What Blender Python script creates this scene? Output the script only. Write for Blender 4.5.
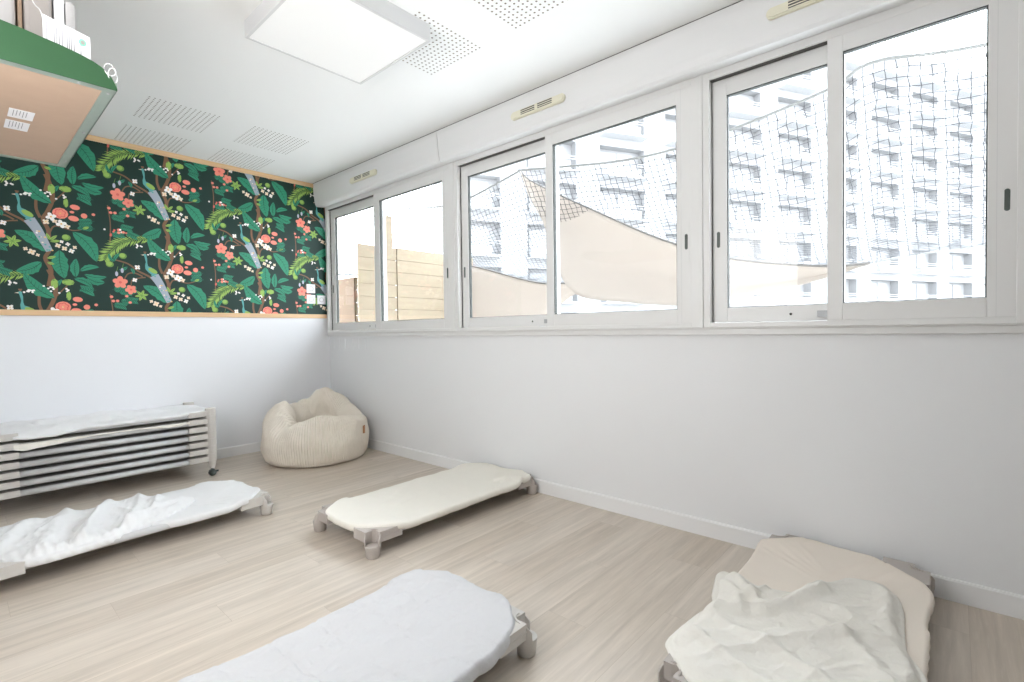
import bpy, bmesh, math, random
from math import sin, cos, pi, radians, sqrt, exp, floor as ffl
from mathutils import Vector, Matrix, noise
random.seed(7)
for o in list(bpy.data.objects): bpy.data.objects.remove(o)
S = bpy.context.scene
C = S.collection
# ------------------------------------------------------------------ camera
cd = bpy.data.cameras.new('camera'); cam = bpy.data.objects.new('camera', cd); C.objects.link(cam)
r_ = Vector((0.66336541, -0.7481708, -0.01366728)); u_ = Vector((0.02501328, 0.00391629, 0.99967945)); f_ = Vector((0.74787744, 0.66349463, -0.02131214))
m3 = Matrix((r_, u_, -f_)).transposed()
cam.matrix_world = Matrix.Translation((0, 0, 1.15)) @ m3.to_4x4()
cd.sensor_width = 36; cd.lens = 36*497.488/1024; cd.clip_start = .05; cd.clip_end = 400
S.camera = cam
# ------------------------------------------------------------------ world and exposure
SKY = 4.7
w = bpy.data.worlds.new('overcast_sky'); S.world = w; w.use_nodes = True
nt = w.node_tree; bg = nt.nodes['Background']
tc = nt.nodes.new('ShaderNodeTexCoord'); sx = nt.nodes.new('ShaderNodeSeparateXYZ'); rp = nt.nodes.new('ShaderNodeValToRGB')
nt.links.new(tc.outputs['Generated'], sx.inputs[0]); nt.links.new(sx.outputs['Z'], rp.inputs[0])
rp.color_ramp.elements[0].position = 0.0; rp.color_ramp.elements[0].color = (.80, .83, .88, 1)
rp.color_ramp.elements[1].position = 0.6; rp.color_ramp.elements[1].color = (.84, .92, 1.0, 1)
nt.links.new(rp.outputs[0], bg.inputs['Color']); bg.inputs['Strength'].default_value = SKY
S.view_settings.view_transform = 'Standard'; S.view_settings.look = 'None'
S.view_settings.exposure = 1.36; S.view_settings.gamma = 1; S.view_settings.use_curve_mapping = False

# added fill light behind the camera, aimed up to brighten the ceiling
ld = bpy.data.lights.new('ceiling_fill', 'AREA'); ld.shape = 'DISK'; ld.size = 1.2; ld.energy = 3; ld.color = (1, .97, .93)
lo_ = bpy.data.objects.new('ceiling_fill', ld); C.objects.link(lo_); lo_.location = (.7, -.9, 1.5); lo_.rotation_euler = (radians(180-12), 0, 0)

# added fill light by the left wall, out of view, lifting the window wall
ld = bpy.data.lights.new('side_fill', 'AREA'); ld.shape = 'RECTANGLE'; ld.size = 1.3; ld.size_y = 1.5; ld.energy = 23; ld.color = (1, .985, .97)
lo_ = bpy.data.objects.new('side_fill', ld); C.objects.link(lo_); lo_.location = (-.40, 1.85, 1.62); lo_.rotation_euler = (0, radians(-90), radians(24))

# ------------------------------------------------------------------ materials
def lin(c):
    return tuple(((v/255)/12.92 if v/255 <= .04045 else ((v/255+.055)/1.055)**2.4) for v in c)
def mat(name, col, rough=.6, metal=0, bump=None, bscale=60, bstr=.1, spec=.5, var=0, vscale=6):
    m = bpy.data.materials.new(name); m.use_nodes = True
    n = m.node_tree; b = n.nodes['Principled BSDF']
    b.inputs['Base Color'].default_value = (*col, 1); b.inputs['Roughness'].default_value = rough
    b.inputs['Metallic'].default_value = metal; b.inputs['Specular IOR Level'].default_value = spec
    t = n.nodes.new('ShaderNodeTexCoord')
    if var:
        nz = n.nodes.new('ShaderNodeTexNoise'); nz.inputs['Scale'].default_value = vscale; nz.inputs['Detail'].default_value = 4
        mx = n.nodes.new('ShaderNodeMix'); mx.data_type = 'RGBA'
        mx.inputs[6].default_value = (*[c*(1-var) for c in col], 1); mx.inputs[7].default_value = (*[min(1, c*(1+var)) for c in col], 1)
        n.links.new(t.outputs['Object'], nz.inputs['Vector']); n.links.new(nz.outputs[0], mx.inputs[0]); n.links.new(mx.outputs[2], b.inputs['Base Color'])
    if bump:
        nb = n.nodes.new('ShaderNodeTexNoise'); nb.inputs['Scale'].default_value = bscale; nb.inputs['Detail'].default_value = 3
        bp = n.nodes.new('ShaderNodeBump'); bp.inputs['Strength'].default_value = bstr; bp.inputs['Distance'].default_value = .01
        n.links.new(t.outputs['Object'], nb.inputs['Vector']); n.links.new(nb.outputs[0], bp.inputs['Height']); n.links.new(bp.outputs[0], b.inputs['Normal'])
    return m
def wood(name, c1, c2, scale=(1.2, 14, 14), rough=.55, rot=(0, 0, 0)):
    m = mat(name, c1, rough); n = m.node_tree; b = n.nodes['Principled BSDF']
    t = n.nodes.new('ShaderNodeTexCoord'); mp = n.nodes.new('ShaderNodeMapping'); mp.inputs['Scale'].default_value = scale; mp.inputs['Rotation'].default_value = rot
    nz = n.nodes.new('ShaderNodeTexNoise'); nz.inputs['Scale'].default_value = 3; nz.inputs['Detail'].default_value = 6; nz.inputs['Distortion'].default_value = .6
    mx = n.nodes.new('ShaderNodeMix'); mx.data_type = 'RGBA'; mx.inputs[6].default_value = (*c1, 1); mx.inputs[7].default_value = (*c2, 1)
    n.links.new(t.outputs['Object'], mp.inputs[0]); n.links.new(mp.outputs[0], nz.inputs['Vector']); n.links.new(nz.outputs[0], mx.inputs[0]); n.links.new(mx.outputs[2], b.inputs['Base Color'])
    return m

def floor_mat():
    m = mat('vinyl_oak_planks', (.5, .4, .3), .36, spec=.6); n = m.node_tree; b = n.nodes['Principled BSDF']; L = n.links.new
    g = n.nodes.new('ShaderNodeNewGeometry')
    br = n.nodes.new('ShaderNodeTexBrick')
    mp0 = n.nodes.new('ShaderNodeMapping'); L(g.outputs['Position'], mp0.inputs[0]); mp0.inputs['Location'].default_value = (.35, .05+.184*40, 0)
    sp = n.nodes.new('ShaderNodeSeparateXYZ'); L(mp0.outputs[0], sp.inputs[0])
    def MA(op, a, bb):
        q = n.nodes.new('ShaderNodeMath'); q.operation = op
        for i_, v_ in ((0, a), (1, bb)):
            if isinstance(v_, (int, float)): q.inputs[i_].default_value = v_
            elif v_ is not None: L(v_, q.inputs[i_])
        return q.outputs[0]
    row = MA('FLOOR', MA('DIVIDE', sp.outputs['Y'], .184), None)
    sh = MA('MULTIPLY', MA('FRACT', MA('MULTIPLY', row, .6180339), None), 1.24)
    cb = n.nodes.new('ShaderNodeCombineXYZ'); L(MA('ADD', sp.outputs['X'], sh), cb.inputs[0]); L(sp.outputs['Y'], cb.inputs[1]); L(cb.outputs[0], br.inputs['Vector'])
    br.offset = 0; br.offset_frequency = 1; br.inputs['Scale'].default_value = 1; br.inputs['Brick Width'].default_value = 1.24; br.inputs['Row Height'].default_value = .184
    br.inputs['Mortar Size'].default_value = .0008; br.inputs['Mortar Smooth'].default_value = .2; br.inputs['Bias'].default_value = 0
    br.inputs['Color1'].default_value = (*lin((203, 190, 175)), 1); br.inputs['Color2'].default_value = (*lin((214, 203, 190)), 1); br.inputs['Mortar'].default_value = (*lin((188, 174, 159)), 1)
    # grain offset per plank
    cmb = n.nodes.new('ShaderNodeVectorMath'); cmb.operation = 'MULTIPLY'; cmb.inputs[1].default_value = (7, 7, 7)
    L(br.outputs['Color'], cmb.inputs[0])
    ad = n.nodes.new('ShaderNodeVectorMath'); ad.operation = 'ADD'; L(g.outputs['Position'], ad.inputs[0]); L(cmb.outputs[0], ad.inputs[1])
    mp = n.nodes.new('ShaderNodeMapping'); mp.inputs['Scale'].default_value = (1.0, 17, 1); L(ad.outputs[0], mp.inputs[0])
    nz = n.nodes.new('ShaderNodeTexNoise'); nz.inputs['Scale'].default_value = 1.6; nz.inputs['Detail'].default_value = 8; nz.inputs['Roughness'].default_value = .62; nz.inputs['Distortion'].default_value = .35
    L(mp.outputs[0], nz.inputs['Vector'])
    cr = n.nodes.new('ShaderNodeValToRGB'); cr.color_ramp.elements[0].position = .3; cr.color_ramp.elements[0].color = (.80, .79, .78, 1); cr.color_ramp.elements[1].position = .7; cr.color_ramp.elements[1].color = (1.1, 1.1, 1.1, 1)
    L(nz.outputs[0], cr.inputs[0])
    mx = n.nodes.new('ShaderNodeMix'); mx.data_type = 'RGBA'; mx.blend_type = 'MULTIPLY'; mx.inputs[0].default_value = 1
    L(br.outputs['Color'], mx.inputs[6]); L(cr.outputs[0], mx.inputs[7])
    # cerused flecks
    mp2 = n.nodes.new('ShaderNodeMapping'); mp2.inputs['Scale'].default_value = (5, 60, 1); L(ad.outputs[0], mp2.inputs[0])
    n2 = n.nodes.new('ShaderNodeTexNoise'); n2.inputs['Scale'].default_value = 2; n2.inputs['Detail'].default_value = 4; L(mp2.outputs[0], n2.inputs['Vector'])
    c2 = n.nodes.new('ShaderNodeValToRGB'); c2.color_ramp.elements[0].position = .55; c2.color_ramp.elements[0].color = (0, 0, 0, 1); c2.color_ramp.elements[1].position = .75; c2.color_ramp.elements[1].color = (.35, .35, .35, 1); L(n2.outputs[0], c2.inputs[0])
    m2 = n.nodes.new('ShaderNodeMix'); m2.data_type = 'RGBA'; L(c2.outputs[0], m2.inputs[0]); L(mx.outputs[2], m2.inputs[6]); m2.inputs[7].default_value = (*lin((222, 212, 200)), 1)
    L(m2.outputs[2], b.inputs['Base Color'])
    bp = n.nodes.new('ShaderNodeBump'); bp.inputs['Strength'].default_value = .08; bp.inputs['Distance'].default_value = .004; L(n2.outputs[0], bp.inputs['Height']); L(bp.outputs[0], b.inputs['Normal'])
    return m
def glass_mat():
    m = bpy.data.materials.new('window_glass'); m.use_nodes = True; n = m.node_tree; n.nodes.clear()
    o = n.nodes.new('ShaderNodeOutputMaterial'); t = n.nodes.new('ShaderNodeBsdfTransparent'); g = n.nodes.new('ShaderNodeBsdfGlossy'); g.inputs['Roughness'].default_value = .02
    t.inputs[0].default_value = (.97, .98, .98, 1)
    x = n.nodes.new('ShaderNodeMixShader'); lw = n.nodes.new('ShaderNodeLayerWeight'); pw = n.nodes.new('ShaderNodeMath'); pw.operation = 'POWER'; pw.inputs[1].default_value = 5
    fr = n.nodes.new('ShaderNodeMath'); fr.operation = 'MULTIPLY_ADD'; fr.inputs[1].default_value = .9; fr.inputs[2].default_value = .02
    lw.inputs[0].default_value = .5; n.links.new(lw.outputs['Facing'], pw.inputs[0]); n.links.new(pw.outputs[0], fr.inputs[0])
    n.links.new(fr.outputs[0], x.inputs[0]); n.links.new(t.outputs[0], x.inputs[1]); n.links.new(g.outputs[0], x.inputs[2]); n.links.new(x.outputs[0], o.inputs[0])
    return m
def fabric_trans(name, col, tr=.4):
    m = bpy.data.materials.new(name); m.use_nodes = True; n = m.node_tree; n.nodes.clear()
    o = n.nodes.new('ShaderNodeOutputMaterial'); d = n.nodes.new('ShaderNodeBsdfDiffuse'); t = n.nodes.new('ShaderNodeBsdfTranslucent')
    d.inputs[0].default_value = (*col, 1); t.inputs[0].default_value = (*col, 1)
    x = n.nodes.new('ShaderNodeMixShader'); x.inputs[0].default_value = tr
    n.links.new(d.outputs[0], x.inputs[1]); n.links.new(t.outputs[0], x.inputs[2]); n.links.new(x.outputs[0], o.inputs[0])
    return m
def emis(name, col, st):
    m = mat(name, (.85, .85, .84), .5); b = m.node_tree.nodes['Principled BSDF']
    b.inputs['Emission Color'].default_value = (*col, 1); b.inputs['Emission Strength'].default_value = st
    return m

M = dict(
    wall=mat('white_wall_paint', (.84, .845, .855), .55, bump=1, bscale=90, bstr=.04),
    backwall=mat('white_back_wall_paint', (.84, .845, .865), .6, bump=1, bscale=90, bstr=.04),
    ceil=mat('white_ceiling_paint', (.88, .88, .87), .8),
    base=mat('white_baseboard_paint', (.86, .86, .86), .4),
    floor=floor_mat(),
    pvc=mat('white_window_plastic', (.80, .795, .785), .35),
    box=mat('white_shutter_box', (.82, .82, .82), .45),
    gasket=mat('dark_rubber_gasket', (.05, .055, .05), .6),
    gap=mat('dark_gap', (.09, .085, .08), .8),  # dark colour stands in for the shade inside gaps and slots
    handle=mat('dark_green_grey_handle', (.08, .10, .09), .35),
    steel=mat('brushed_steel', (.42, .43, .44), .45, .3),
    vent=mat('cream_plastic', lin((232, 228, 208)), .5),
    pine=wood('pine_trim', lin((232, 200, 160)), lin((214, 174, 128)), (1.5, 20, 20)),
    fence=wood('pine_boards', (.285, .235, .17), (.235, .18, .12), (1.0, 10, 10), .8),
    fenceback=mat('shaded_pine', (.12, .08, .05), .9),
    glass=glass_mat(),
    tubegrey=mat('pale_grey_sleeve', (.60, .60, .60), .55, bump=1, bscale=300, bstr=.1),
    cotplastic=mat('warm_grey_plastic', lin((186, 178, 172)), .42, bump=1, bscale=200, bstr=.03),
    cotplasticlight=mat('pale_grey_plastic', lin((206, 201, 195)), .42, bump=1, bscale=200, bstr=.03),
    mesh=mat('grey_bed_fabric', lin((198, 196, 194)), .8, bump=1, bscale=400, bstr=.2),
    caster=mat('dark_green_caster', (.06, .075, .07), .4),
    cream=mat('cream_cotton', (.85, .82, .745), .9, bump=1, bscale=220, bstr=.15, var=.03, vscale=3),
    beige=mat('beige_cotton_jersey', (.88, .80, .71), .9, bump=1, bscale=260, bstr=.12),
    white=mat('white_cotton', (.80, .797, .795), .9, bump=1, bscale=220, bstr=.15),
    quilt=mat('white_quilted_cotton', (.62, .618, .63), .9, bump=1, bscale=45, bstr=.35),
    muslin=mat('ivory_muslin', (.86, .83, .765), .9, bump=1, bscale=55, bstr=.4),
    bean=mat('cream_corduroy', lin((237, 228, 215)), .95, bump=1, bscale=260, bstr=.3, var=.05, vscale=25),
    tag=mat('tan_leather_tag', lin((190, 135, 90)), .6, var=.2, vscale=80),
    green=mat('green_painted_metal', lin((40, 78, 48)), .45, bump=1, bscale=30, bstr=.03, var=.06, vscale=9),
    frame=mat('galvanised_grey_green_metal', lin((150, 165, 155)), .35, .4, var=.12, vscale=8),
    mdf=mat('brown_hardboard', lin((186, 160, 139)), .75, bump=1, bscale=50, bstr=.05, var=.05, vscale=14),
    paper=mat('white_paper', (.82, .82, .84), .7),
    ink=mat('grey_ink', (.28, .28, .3), .8),
    mint=mat('mint_ink', lin((130, 195, 175)), .8),
    greybox=mat('pale_grey_plastic_box', lin((186, 184, 184)), .5),
    taupe=mat('taupe_grey_plastic', lin((158, 152, 148)), .5),
    tan=mat('tan_cardboard', lin((150, 128, 108)), .7),
    lampframe=mat('lamp_frame_grey', (.66, .66, .66), .4),
    diffuser=emis('lamp_diffuser', (1, .98, .96), .03),
    hole=mat('dark_hole', (.17, .13, .10), .9),
    cord=mat('grey_cord', (.6, .6, .6), .5),
    net=mat('pale_net_cord', (.055, .055, .06), .7),
    rope=mat('pale_rope', (.20, .20, .19), .7),
    sail=fabric_trans('beige_shade_cloth', (.50, .45, .405), .45),
    sailedge=mat('sail_edge_webbing', (.14, .13, .12), .8),
    slab=mat('pale_render', (.55, .55, .55), .8),
    terrace=mat('pale_terrace_paving', (.68, .67, .65), .8),
    render=mat('white_facade_render', (.225, .225, .227), .9),
    balc=mat('pale_balcony', (.26, .261, .265), .9),
    recess=mat('grey_recess', (.29, .29, .295), .9),
    pane=mat('dark_pane', (.25, .255, .262), .3),
)
# ------------------------------------------------------------------ mesh helpers
class MB:
    def __init__(s): s.v = []; s.f = []; s.mi = []; s.sm = []
    def add(s, vs, fs, mi=0, sm=False):
        o = len(s.v); s.v += [tuple(v) for v in vs]
        for f in fs: s.f.append([i+o for i in f]); s.mi.append(mi); s.sm.append(sm)
    def box(s, a, b, mi=0, M_=None):
        x0, y0, z0 = [min(p, q) for p, q in zip(a, b)]; x1, y1, z1 = [max(p, q) for p, q in zip(a, b)]
        vs = [Vector(p) for p in ((x0,y0,z0),(x1,y0,z0),(x1,y1,z0),(x0,y1,z0),(x0,y0,z1),(x1,y0,z1),(x1,y1,z1),(x0,y1,z1))]
        if M_: vs = [M_ @ p for p in vs]
        s.add(vs, [(0,3,2,1),(4,5,6,7),(0,1,5,4),(1,2,6,5),(2,3,7,6),(3,0,4,7)], mi); return s
    def tube(s, pts, r, n=8, mi=0, closed=False, caps=True, rr=None):
        pts = [Vector(p) for p in pts]; rings = []; N = len(pts); up = Vector((0, 0, 1)); vs = []
        prev = None
        for i, p in enumerate(pts):
            a = pts[(i-1) % N] if (closed or i) else p; b = pts[(i+1) % N] if (closed or i < N-1) else p
            t = (b-a).normalized() if (b-a).length > 1e-9 else Vector((1, 0, 0))
            if prev is None: nrm = t.cross(up if abs(t.z) < .9 else Vector((1, 0, 0))).normalized()
            else: nrm = (prev - t*prev.dot(t)).normalized()
            prev = nrm; bi = t.cross(nrm); rad = rr[i] if rr else r
            vs += [p + (nrm*cos(2*pi*k/n) + bi*sin(2*pi*k/n))*rad for k in range(n)]
        fs = []
        for i in range(N if closed else N-1):
            j = (i+1) % N
            for k in range(n): fs.append((i*n+k, i*n+(k+1) % n, j*n+(k+1) % n, j*n+k))
        if caps and not closed: fs += [tuple(range(n))[::-1], tuple((N-1)*n+k for k in range(n))]
        s.add(vs, fs, mi, True); return s
    def prism(s, poly, z0, z1, mi=0, M_=None, sm=False):   # poly in xy, extruded in z (then M_)
        n = len(poly); vs = [Vector((x, y, z0)) for x, y in poly] + [Vector((x, y, z1)) for x, y in poly]
        if M_: vs = [M_ @ p for p in vs]
        s.add(vs, [tuple(range(n))[::-1], tuple(range(n, 2*n))], mi)
        s.add(vs, [(i, (i+1) % n, n+(i+1) % n, n+i) for i in range(n)], mi, sm); return s
    def lathe(s, prof, n=24, c=(0, 0, 0), mi=0, M_=None):
        vs = [Vector((c[0]+r*cos(2*pi*k/n), c[1]+r*sin(2*pi*k/n), c[2]+z)) for r, z in prof for k in range(n)]
        if M_: vs = [M_ @ p for p in vs]
        fs = [(i*n+k, i*n+(k+1) % n, (i+1)*n+(k+1) % n, (i+1)*n+k) for i in range(len(prof)-1) for k in range(n)]
        s.add(vs, fs, mi, True); return s
    def build(s, name, mats, parent=None, bevel=0, merge=False):
        me = bpy.data.meshes.new(name); me.from_pydata(s.v, [], s.f); me.update()
        if not isinstance(mats, (list, tuple)): mats = [mats]
        for m in mats: me.materials.append(m)
        for p, mi, sm in zip(me.polygons, s.mi, s.sm): p.material_index = mi; p.use_smooth = sm
        if merge:
            bm = bmesh.new(); bm.from_mesh(me); bmesh.ops.remove_doubles(bm, verts=bm.verts, dist=1e-5); bm.to_mesh(me); bm.free()
        o = bpy.data.objects.new(name, me); C.objects.link(o)
        if parent: o.parent = parent
        if bevel:
            b = o.modifiers.new('bevel', 'BEVEL'); b.width = bevel; b.segments = 2; b.limit_method = 'ANGLE'; b.angle_limit = radians(40)
        return o
def tag(o, label=None, cat=None, group=None, kind=None):
    if label: o['label'] = label
    if cat: o['category'] = cat
    if group: o['group'] = group
    if kind: o['kind'] = kind
    return o
def empty(name, loc=(0, 0, 0), rz=0):
    o = bpy.data.objects.new(name, None); C.objects.link(o); o.location = loc; o.rotation_euler = (0, 0, rz); o.empty_display_size = .1; return o
def struct(mb, name, m, bevel=0): return tag(mb.build(name, m, bevel=bevel), kind='structure')
def B(a, b): return MB().box(a, b)

# ------------------------------------------------------------------ room shell
XL, YN, YB, ZC = -.45, -2.3, 5.09, 2.735
XW = 2.745
struct(B((XL-.1, YN, -.12), (2.83, YB+.12, 0)), 'floor', M['floor'])
# ceiling is flat, square patches of dark discs paint the shade of drilled holes
ceil = struct(B((XL-.1, YN, ZC), (2.83, YB+.12, ZC+.12)), 'ceiling', M['ceil'])
hb = MB()
for x0 in (.915, 1.583, 2.25-2):
    if x0 < .5: continue
    for y0 in (4.66, 4.0, 1.99+.0, 1.30, .62):
        if y0 < 3 and x0 < 1.2: continue
        for i in range(15):
            for j in range(15):
                x = x0+.42*i/14; y = y0+.42*j/14
                if y > 5.05: continue
                r = .0056
                hb.add([(x+r*cos(2*pi*k/8), y+r*sin(2*pi*k/8), ZC-.0008) for k in range(8)], [tuple(range(8))[::-1]])
ho = hb.build('ceiling_perforations', M['hole'], ceil)
struct(B((XL-.1, YB, 0), (2.83, YB+.12, ZC)), 'wall_back', M['backwall'])
struct(B((XL-.1, YN, 0), (XL, YB, ZC)), 'wall_left', M['wall'])
struct(B((XL, YN-.1, 0), (2.83, YN, ZC)), 'wall_front', M['wall'])
# window wall with its openings
W_BOT, W_TOP = 1.15, 2.52
WIN = [(3.015, 5.06), (1.03, 2.995), (-.225, 1.01)]
wb = MB()
wb.box((XW, YN, 0), (XW+.085, YB, W_BOT-.03))
wb.box((XW, YN, W_TOP), (XW+.085, YB, ZC))
wb.box((XW, YN, W_BOT-.03), (XW+.085, WIN[2][0], W_TOP))
wb.box((XW, WIN[0][1], W_BOT-.03), (XW+.085, YB, W_TOP))
struct(wb, 'wall_right', M['wall'])
# baseboards
bb = MB(); bb.prism([(0, 0), (.013, 0), (.013, .083), (.009, .091), (0, .091)], 0, YB-YN, M_=Matrix(((-1, 0, 0, XW), (0, 0, 1, YN), (0, 1, 0, 0), (0, 0, 0, 1))))
struct(bb, 'baseboard_right', M['base'])
bb = MB(); bb.prism([(0, 0), (.013, 0), (.013, .083), (.009, .091), (0, .091)], XL, XW-.013, M_=Matrix(((0, 0, 1, 0), (-1, 0, 0, YB), (0, 1, 0, 0), (0, 0, 0, 1))))
struct(bb, 'baseboard_back', M['base'])
# pine trims around the wallpaper
struct(B((XL, YB-.012, 2.690), (2.60, YB, 2.732)), 'trim_1', M['pine'], .002)
struct(B((XL, YB-.016, 1.308), (XW-.04, YB, 1.350)), 'trim_2', M['pine'], .002)
# sill trim under the windows, head trim and posts between the windows
sm_ = MB(); sm_.box((2.722, -.35, 1.112), (XW, YB, 1.150)); sm_.box((2.712, -.35, 1.143), (XW, YB, 1.153))
struct(sm_, 'trim_3', M['pvc'], .002)
sm_ = MB(); sm_.box((2.715, -.6, 2.505), (XW+.02, YB, 2.56)); sm_.box((2.70, -.6, 2.53), (XW+.02, YB, 2.57))
struct(sm_, 'trim_4', M['pvc'], .003)
for i, (y0, y1) in enumerate(((WIN[1][1], WIN[0][0]), (WIN[2][1], WIN[1][0]))):
    struct(B((2.694, y0, 1.15), (2.80, y1, 2.53)), 'trim_%d' % (5+i), M['pvc'], .003)
struct(B((2.712, WIN[2][0]-.06, 1.15), (2.80, WIN[2][0], 2.53)), 'trim_7', M['pvc'], .003)
# roller shutter boxes along the head of the wall
prof = [(2.745, ZC), (2.586, ZC), (2.586, 2.70), (2.592, 2.63), (2.602, 2.55), (2.610, 2.512), (2.622, 2.497), (2.640, 2.495), (2.700, 2.502), (2.745, 2.51)]
for i, (y0, y1) in enumerate(((3.062, YB), (-2.3, 3.057))):
    m = MB(); m.prism([(x, z) for x, z in prof], y0, y1, M_=Matrix(((1, 0, 0, 0), (0, 0, 1, 0), (0, 1, 0, 0), (0, 0, 0, 1))))
    struct(m, 'trim_%d' % (8+i), M['box'], .002)
struct(B((2.583, YN, ZC-.0025), (2.5875, YB, ZC-.0002)), 'trim_10', M['gap'])  # dark strip painting the shaded gap between shutter boxes and ceiling

# ------------------------------------------------------------------ windows
def rect_frame(mb, x0, x1, ya, yb, za, zb, ws, wt, wbm):   # stiles of width ws (low y, high y), rails wt, wbm
    mb.box((x0, ya, za), (x1, ya+ws[0], zb)); mb.box((x0, yb-ws[1], za), (x1, yb, zb))
    mb.box((x0, ya+ws[0], za), (x1, yb-ws[1], za+wbm)); mb.box((x0, ya+ws[0], zb-wt), (x1, yb-ws[1], zb))
def recess_handle(parent, x, y, z):
    m = MB(); pl = [(cos(a)*.017, sin(a)*.017+(.105 if sin(a) > 0 else -.105)) for a in [i*pi/12 for i in range(24)]]
    m.prism(pl, 0, .0018, M_=Matrix(((0, 0, -1, x), (1, 0, 0, y), (0, 1, 0, z), (0, 0, 0, 1))))
    h = m.build('pull_plate', M['pvc'], parent)
    m = MB(); pl = [(cos(a)*.0085, sin(a)*.0085+(.034 if sin(a) > 0 else -.034)) for a in [i*pi/8 for i in range(16)]]
    m.prism(pl, .0018, .0032, M_=Matrix(((0, 0, -1, x), (1, 0, 0, y), (0, 1, 0, z), (0, 0, 0, 1))))
    m.build('pull_slot', M['handle'], h)
def sash(root, x, ya, yb, za, zb, ws, wt, wbm, hy=None):
    m = MB(); rect_frame(m, x, x+.034, ya, yb, za, zb, ws, wt, wbm)
    s = m.build('sash', M['pvc'], root, bevel=.002)
    g = MB(); e = .004; rect_frame(g, x+.006, x+.03, ya+ws[0]-.001, yb-ws[1]+.001, za+wbm-.001, zb-wt+.001, (e+.001, e+.001), e+.002, e)
    g.build('gasket', M['gasket'], s)
    MB().box((x+.015, ya+ws[0]-.005, za+wbm-.005), (x+.019, yb-ws[1]+.005, zb-wt+.005)).build('glass_pane', M['glass'], s)
    # grooves: stile joints
    g = MB()
    if hy is not None:
        pass
    return s
wparams = [ # y0, y1, split (front sash from split to low side), label
    (3.015, 5.06, 4.05, 4.14), (1.03, 2.995, 2.015, 2.075), (-.225, 1.01, .378, .438)]
for i, (y0, y1, ys, ye) in enumerate(wparams):
    root = tag(empty('window_%d' % (i+1), (2.70, (y0+y1)/2, 1.15)), kind='structure')
    ox, oy, oz = root.location
    m = MB(); rect_frame(m, 2.70, 2.80, y0, y1, 1.15, 2.52, (.045, .035), .055, .026)
    m.build('window_frame', M['pvc'], root, bevel=.002)
    # rear sash (left half): high y ; front sash (right half): low y
    hi = y1-.035; lo = y0+.042
    rs = sash(root, 2.744, ys, hi, 1.178, 2.462, (.05, .075 if i else .085), .085, .076)
    fs = sash(root, 2.702, lo, ye, 1.176, 2.476, (.085, ye-ys), .085, .078)
    recess_handle(rs, 2.744, hi-.032, 1.62); recess_handle(fs, 2.702, lo+.03, 1.625)
    g = MB(); g.box((2.7012, lo-.0035, 1.176), (2.72, lo, 2.476)); g.box((2.701, y0+.045, 2.4745), (2.706, ys, 2.4765))
    g.box((2.715, ys, 2.462), (2.744, hi, 2.4655))
    g.box((2.735, hi, 1.178), (2.75, hi+.0025, 2.46))
    g.build('shadow_gap_strip', M['gap'], root)  # solid dark strips, their colour stands for shade in the sash gaps
    g = MB(); g.box((2.727, ye-.004, 1.196), (2.744, ye+.045, 1.224)); g.build('latch', M['steel'], rs)
    g = MB(); g.lathe([(0, 0), (.006, 0), (.006, .004), (0, .004)], 12, M_=Matrix(((0, 0, -1, 2.7445), (1, 0, 0, ye+.16), (0, 1, 0, 1.212), (0, 0, 0, 1)))); g.build('drain_plug', M['gasket'], rs)
    # vertical joint lines on the front sash stile
    g = MB(); g.box((2.7013, lo+.058, 1.178), (2.7022, lo+.0592, 2.474)); g.build('stile_joint', M['lampframe'], fs)
    for ch in C.objects:
        if ch.parent == root: ch.location = (-ox, -oy, -oz)

# ------------------------------------------------------------------ air vents on the shutter boxes
def face_x(z):   # front face x of the box at height z
    return 2.586+(2.70-z)*.09 if z < 2.70 else 2.586
def vent(yc, L, z, label):
    root = tag(empty('air_vent', (face_x(z), yc, z)), label, 'air vent', None)
    tilt = Matrix.Rotation(radians(-5), 4, 'Y')
    base = Matrix(((0, 0, -1, 0), (1, 0, 0, 0), (0, 1, 0, 0), (0, 0, 0, 1)))
    m = MB(); h = .026; pl = []
    for a in [i*pi/12 for i in range(24)]:
        pl.append((cos(a)*h+(L/2-h if cos(a) >= 0 else -(L/2-h)), sin(a)*h))
    m.prism(pl, -.004, .012, M_=base); m.prism([(x*.96, y*.75) for x, y in pl], .012, .018, M_=base)
    m.build('cover', M['vent'], root, bevel=.003)
    m = MB()
    for zz, wd in ((.015, .0035), (.002, .0035), (-.010, .0025)):
        for s in (-1, 1):
            a, b = (.012, L*.29); m.box((-.0188, s*a, zz-wd), (-.0150, s*b, zz+wd))
    m.build('slots', M['gap'], root)
vent(4.13, .45, 2.605, 'short cream slotted air vent on the shutter box, nearest the wallpapered wall')
vent(2.05, .45, 2.61, 'cream slotted air vent on the shutter box above the middle window')
vent(.44, .45, 2.615, 'cream slotted air vent above the nearest window, cut by the top of the photo')

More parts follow.
